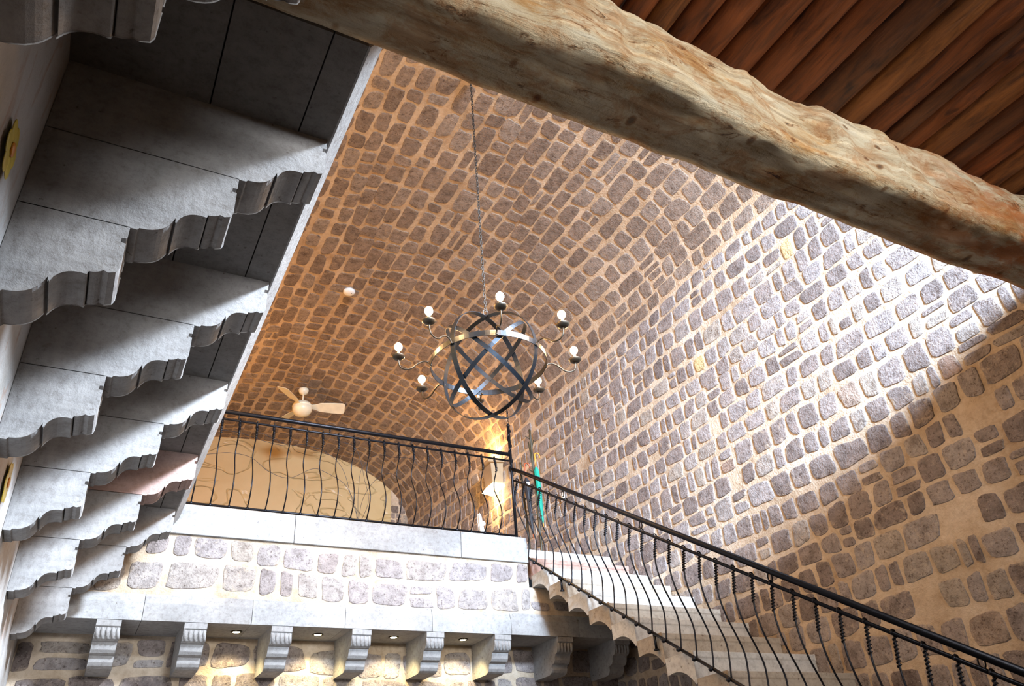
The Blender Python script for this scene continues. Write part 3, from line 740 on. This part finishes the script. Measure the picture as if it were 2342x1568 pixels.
# sconces added to warm the vault, unseen behind the gallery edge
for x, y, z, e in ((-.15, 10.2, 6.0, 230), (-.15, 5.6, 6.0, 60)):
    t = empty('wall_sconce', (X_L, y, z), 'unseen sconce added for warm light on the gallery side, %s' % ('toward the end wall' if y > 8 else 'above the stair side gallery'), 'wall lamp')
    mb = MB(); mb.prism([(0, -.15), (.14, -.12), (.18, .13), (0, .13)], 'y', -.14, .14); mb.build('body', M['clay'], t)
    mb = MB(); mb.box((.01, -.12, .132), (.15, .12, .14)); mb.build('upper_glass', M['glowrim'], t)
    l = bpy.data.lights.new('sconce_light', 'POINT'); l.energy = e; l.color = (1, .52, .15); l.shadow_soft_size = .08
    lo = bpy.data.objects.new('sconce_light', l); COL.objects.link(lo); lo.parent = t; lo.location = (.28, 0, .34)

# ------------------------------------------------------------------ branch stand with umbrellas
BS = empty('branch_umbrella_stand', (4.66, 7.75, 4.245), 'tall brown stand with two bare branching stems at the stair top', 'umbrella stand')
mb = MB(); mb.tube(smooth_pts([(.03, 0, .01), (.03, 0, .6), (.02, 0, 1.2), (.015, 0, 1.74)], 6), .015, 8)
mb.tube([(.02, 0, 1.60), (-.06, 0, 1.635)], .006, 6); mb.tube([(.02, 0, 1.46), (.06, 0, 1.60)], .008, 6); mb.tube([(.0, 0, 1.15), (-.045, 0, 1.17)], .007, 6); mb.tube([(.03, .0, 1.0), (-.02, 0, 1.56)], .009, 6)
mb.build('stem', M['twig'], BS, smooth=True)
mb = MB(); mb.tube(smooth_pts([(-.13, 0, .01), (-.14, 0, .5), (-.16, 0, .9), (-.165, 0, 1.25)], 6), .014, 8); mb.tube([(-.15, 0, .75), (-.11, 0, .80)], .008, 6)
mb.build('stem', M['twig'], BS, smooth=True)
mb = MB(); mb.lathe([(.001, 0), (.17, 0), (.175, .012), (.16, .02), (.001, .02)], (-.04, 0, 0), 24); mb.build('base_plate', M['twig'], BS, smooth=True)
mb = MB(); n = 28; mb.tube([(-.04+.12*math.cos(2*PI*i/n), .08*math.sin(2*PI*i/n), .55) for i in range(n)], .006, 6, closed=True); mb.build('holding_ring', M['twig'], BS, smooth=True)
def umbrella(name, loc, tilt, cloth, hand, L, label, tag_=False, thick=.03):
    t = empty(name, loc, label, 'umbrella'); t.rotation_euler = tilt
    mb = MB(); prof = [(.005, .10), (.013, .16), (.019, .30), (.024, .45), (thick, L-.34), (thick*.9, L-.27), (.016, L-.235), (.011, L-.22)]
    vs = []; seg = 24
    for r, z in prof:
        for k in range(seg):
            a = 2*PI*k/seg; rr = r*(1+.18*math.cos(a*5+z*6)); vs.append((rr*math.cos(a), rr*math.sin(a), z))
    fs = [(i*seg+k, i*seg+(k+1) % seg, (i+1)*seg+(k+1) % seg, (i+1)*seg+k) for i in range(len(prof)-1) for k in range(seg)]
    mb.add(vs, fs); mb.build('canopy', cloth, t, smooth=True)
    mb = MB(); mb.tube([(0, 0, 0), (0, 0, .12)], [.003, .007], 8); mb.build('tip', hand, t, smooth=True)
    mb = MB(); P = [(0, 0, L-.24), (0, 0, L-.12), (0, 0, L-.06)]+[(.035-.035*math.cos(a), 0, L-.06+.035*math.sin(a)) for a in [PI*i/8 for i in range(1, 9)]]+[(.07, 0, L-.09)]
    mb.tube(P, .0085, 8); mb.build('hook_handle', hand, t, smooth=True)
    if tag_:
        mb = MB(); mb.box((-.022, -.034, L-.35), (.022, -.031, L-.29)); mb.build('price_tag', M['white'], t)
    return t
umbrella('umbrella', (4.72, 7.70, 4.60), (0, math.radians(-2), 0), M['green'], M['handle'], 1.06, 'closed green umbrella with an orange hook handle on the branching stand')
umbrella('umbrella', (4.52, 7.62, 4.42), (0, math.radians(-2.5), 0), M['black'], M['rhandle'], 1.04, 'closed black umbrella with a red-brown hook handle beside the newel post', True, .036)
# white wooden post piece on the landing
WP = empty('white_wooden_post', (4.03, 8.0, 4.24), 'narrow white wooden post with a rounded side knob behind the railing', 'post')
mb = MB(); mb.box((-.028, -.02, 0), (.028, .02, .42)); mb.prism([(-.03, .42), (.02, .42), (-.012, .60), (-.03, .62), (-.042, .60)], 'y', -.018, .018); mb.build('shaft', M['white'], WP, bevel=.004)
mb = MB(); mb.ball((.022, 0, .50), .032, 12, 8); mb.build('knob', M['white'], WP, smooth=True)
# light switch
SW = empty('light_switch', (5.39, 8.22, 5.32), 'small cream switch plate on the right wall above the stair', 'light switch')
mb = MB(); mb.box((-.014, -.04, -.06), (.0, .04, .06)); mb.build('plate', M['white'], SW, bevel=.003)
mb = MB(); mb.box((-.02, -.012, -.02), (-.0145, .012, .02)); mb.build('rocker', M['ivory'], SW)
# yellow glazed flowers on the left wall
for y, z, r, lab in ((1.86, 3.235, .085, 'yellow glazed flower ornament at the left edge, beside the nearest corbels'), (3.86, 3.07, .10, 'yellow glazed flower ornament low at the left edge, between smaller corbels')):
    FO = empty('flower_ornament', (X_L+.012, y, z), lab, 'wall ornament', 'yellow flowers on the left wall')
    for k in range(6):
        a = 2*PI*k/6+.3; mb = MB(); mb.ball((0, math.cos(a)*r*.58, math.sin(a)*r*.58), r*.40, 12, 7, sc=(.10, 1, 1)); mb.build('petal', M['yellow'], FO, smooth=True)
    mb = MB(); mb.ball((.004, 0, 0), r*.25, 12, 7, sc=(.25, 1, 1)); mb.build('flower_centre', M['handle'], FO, smooth=True)
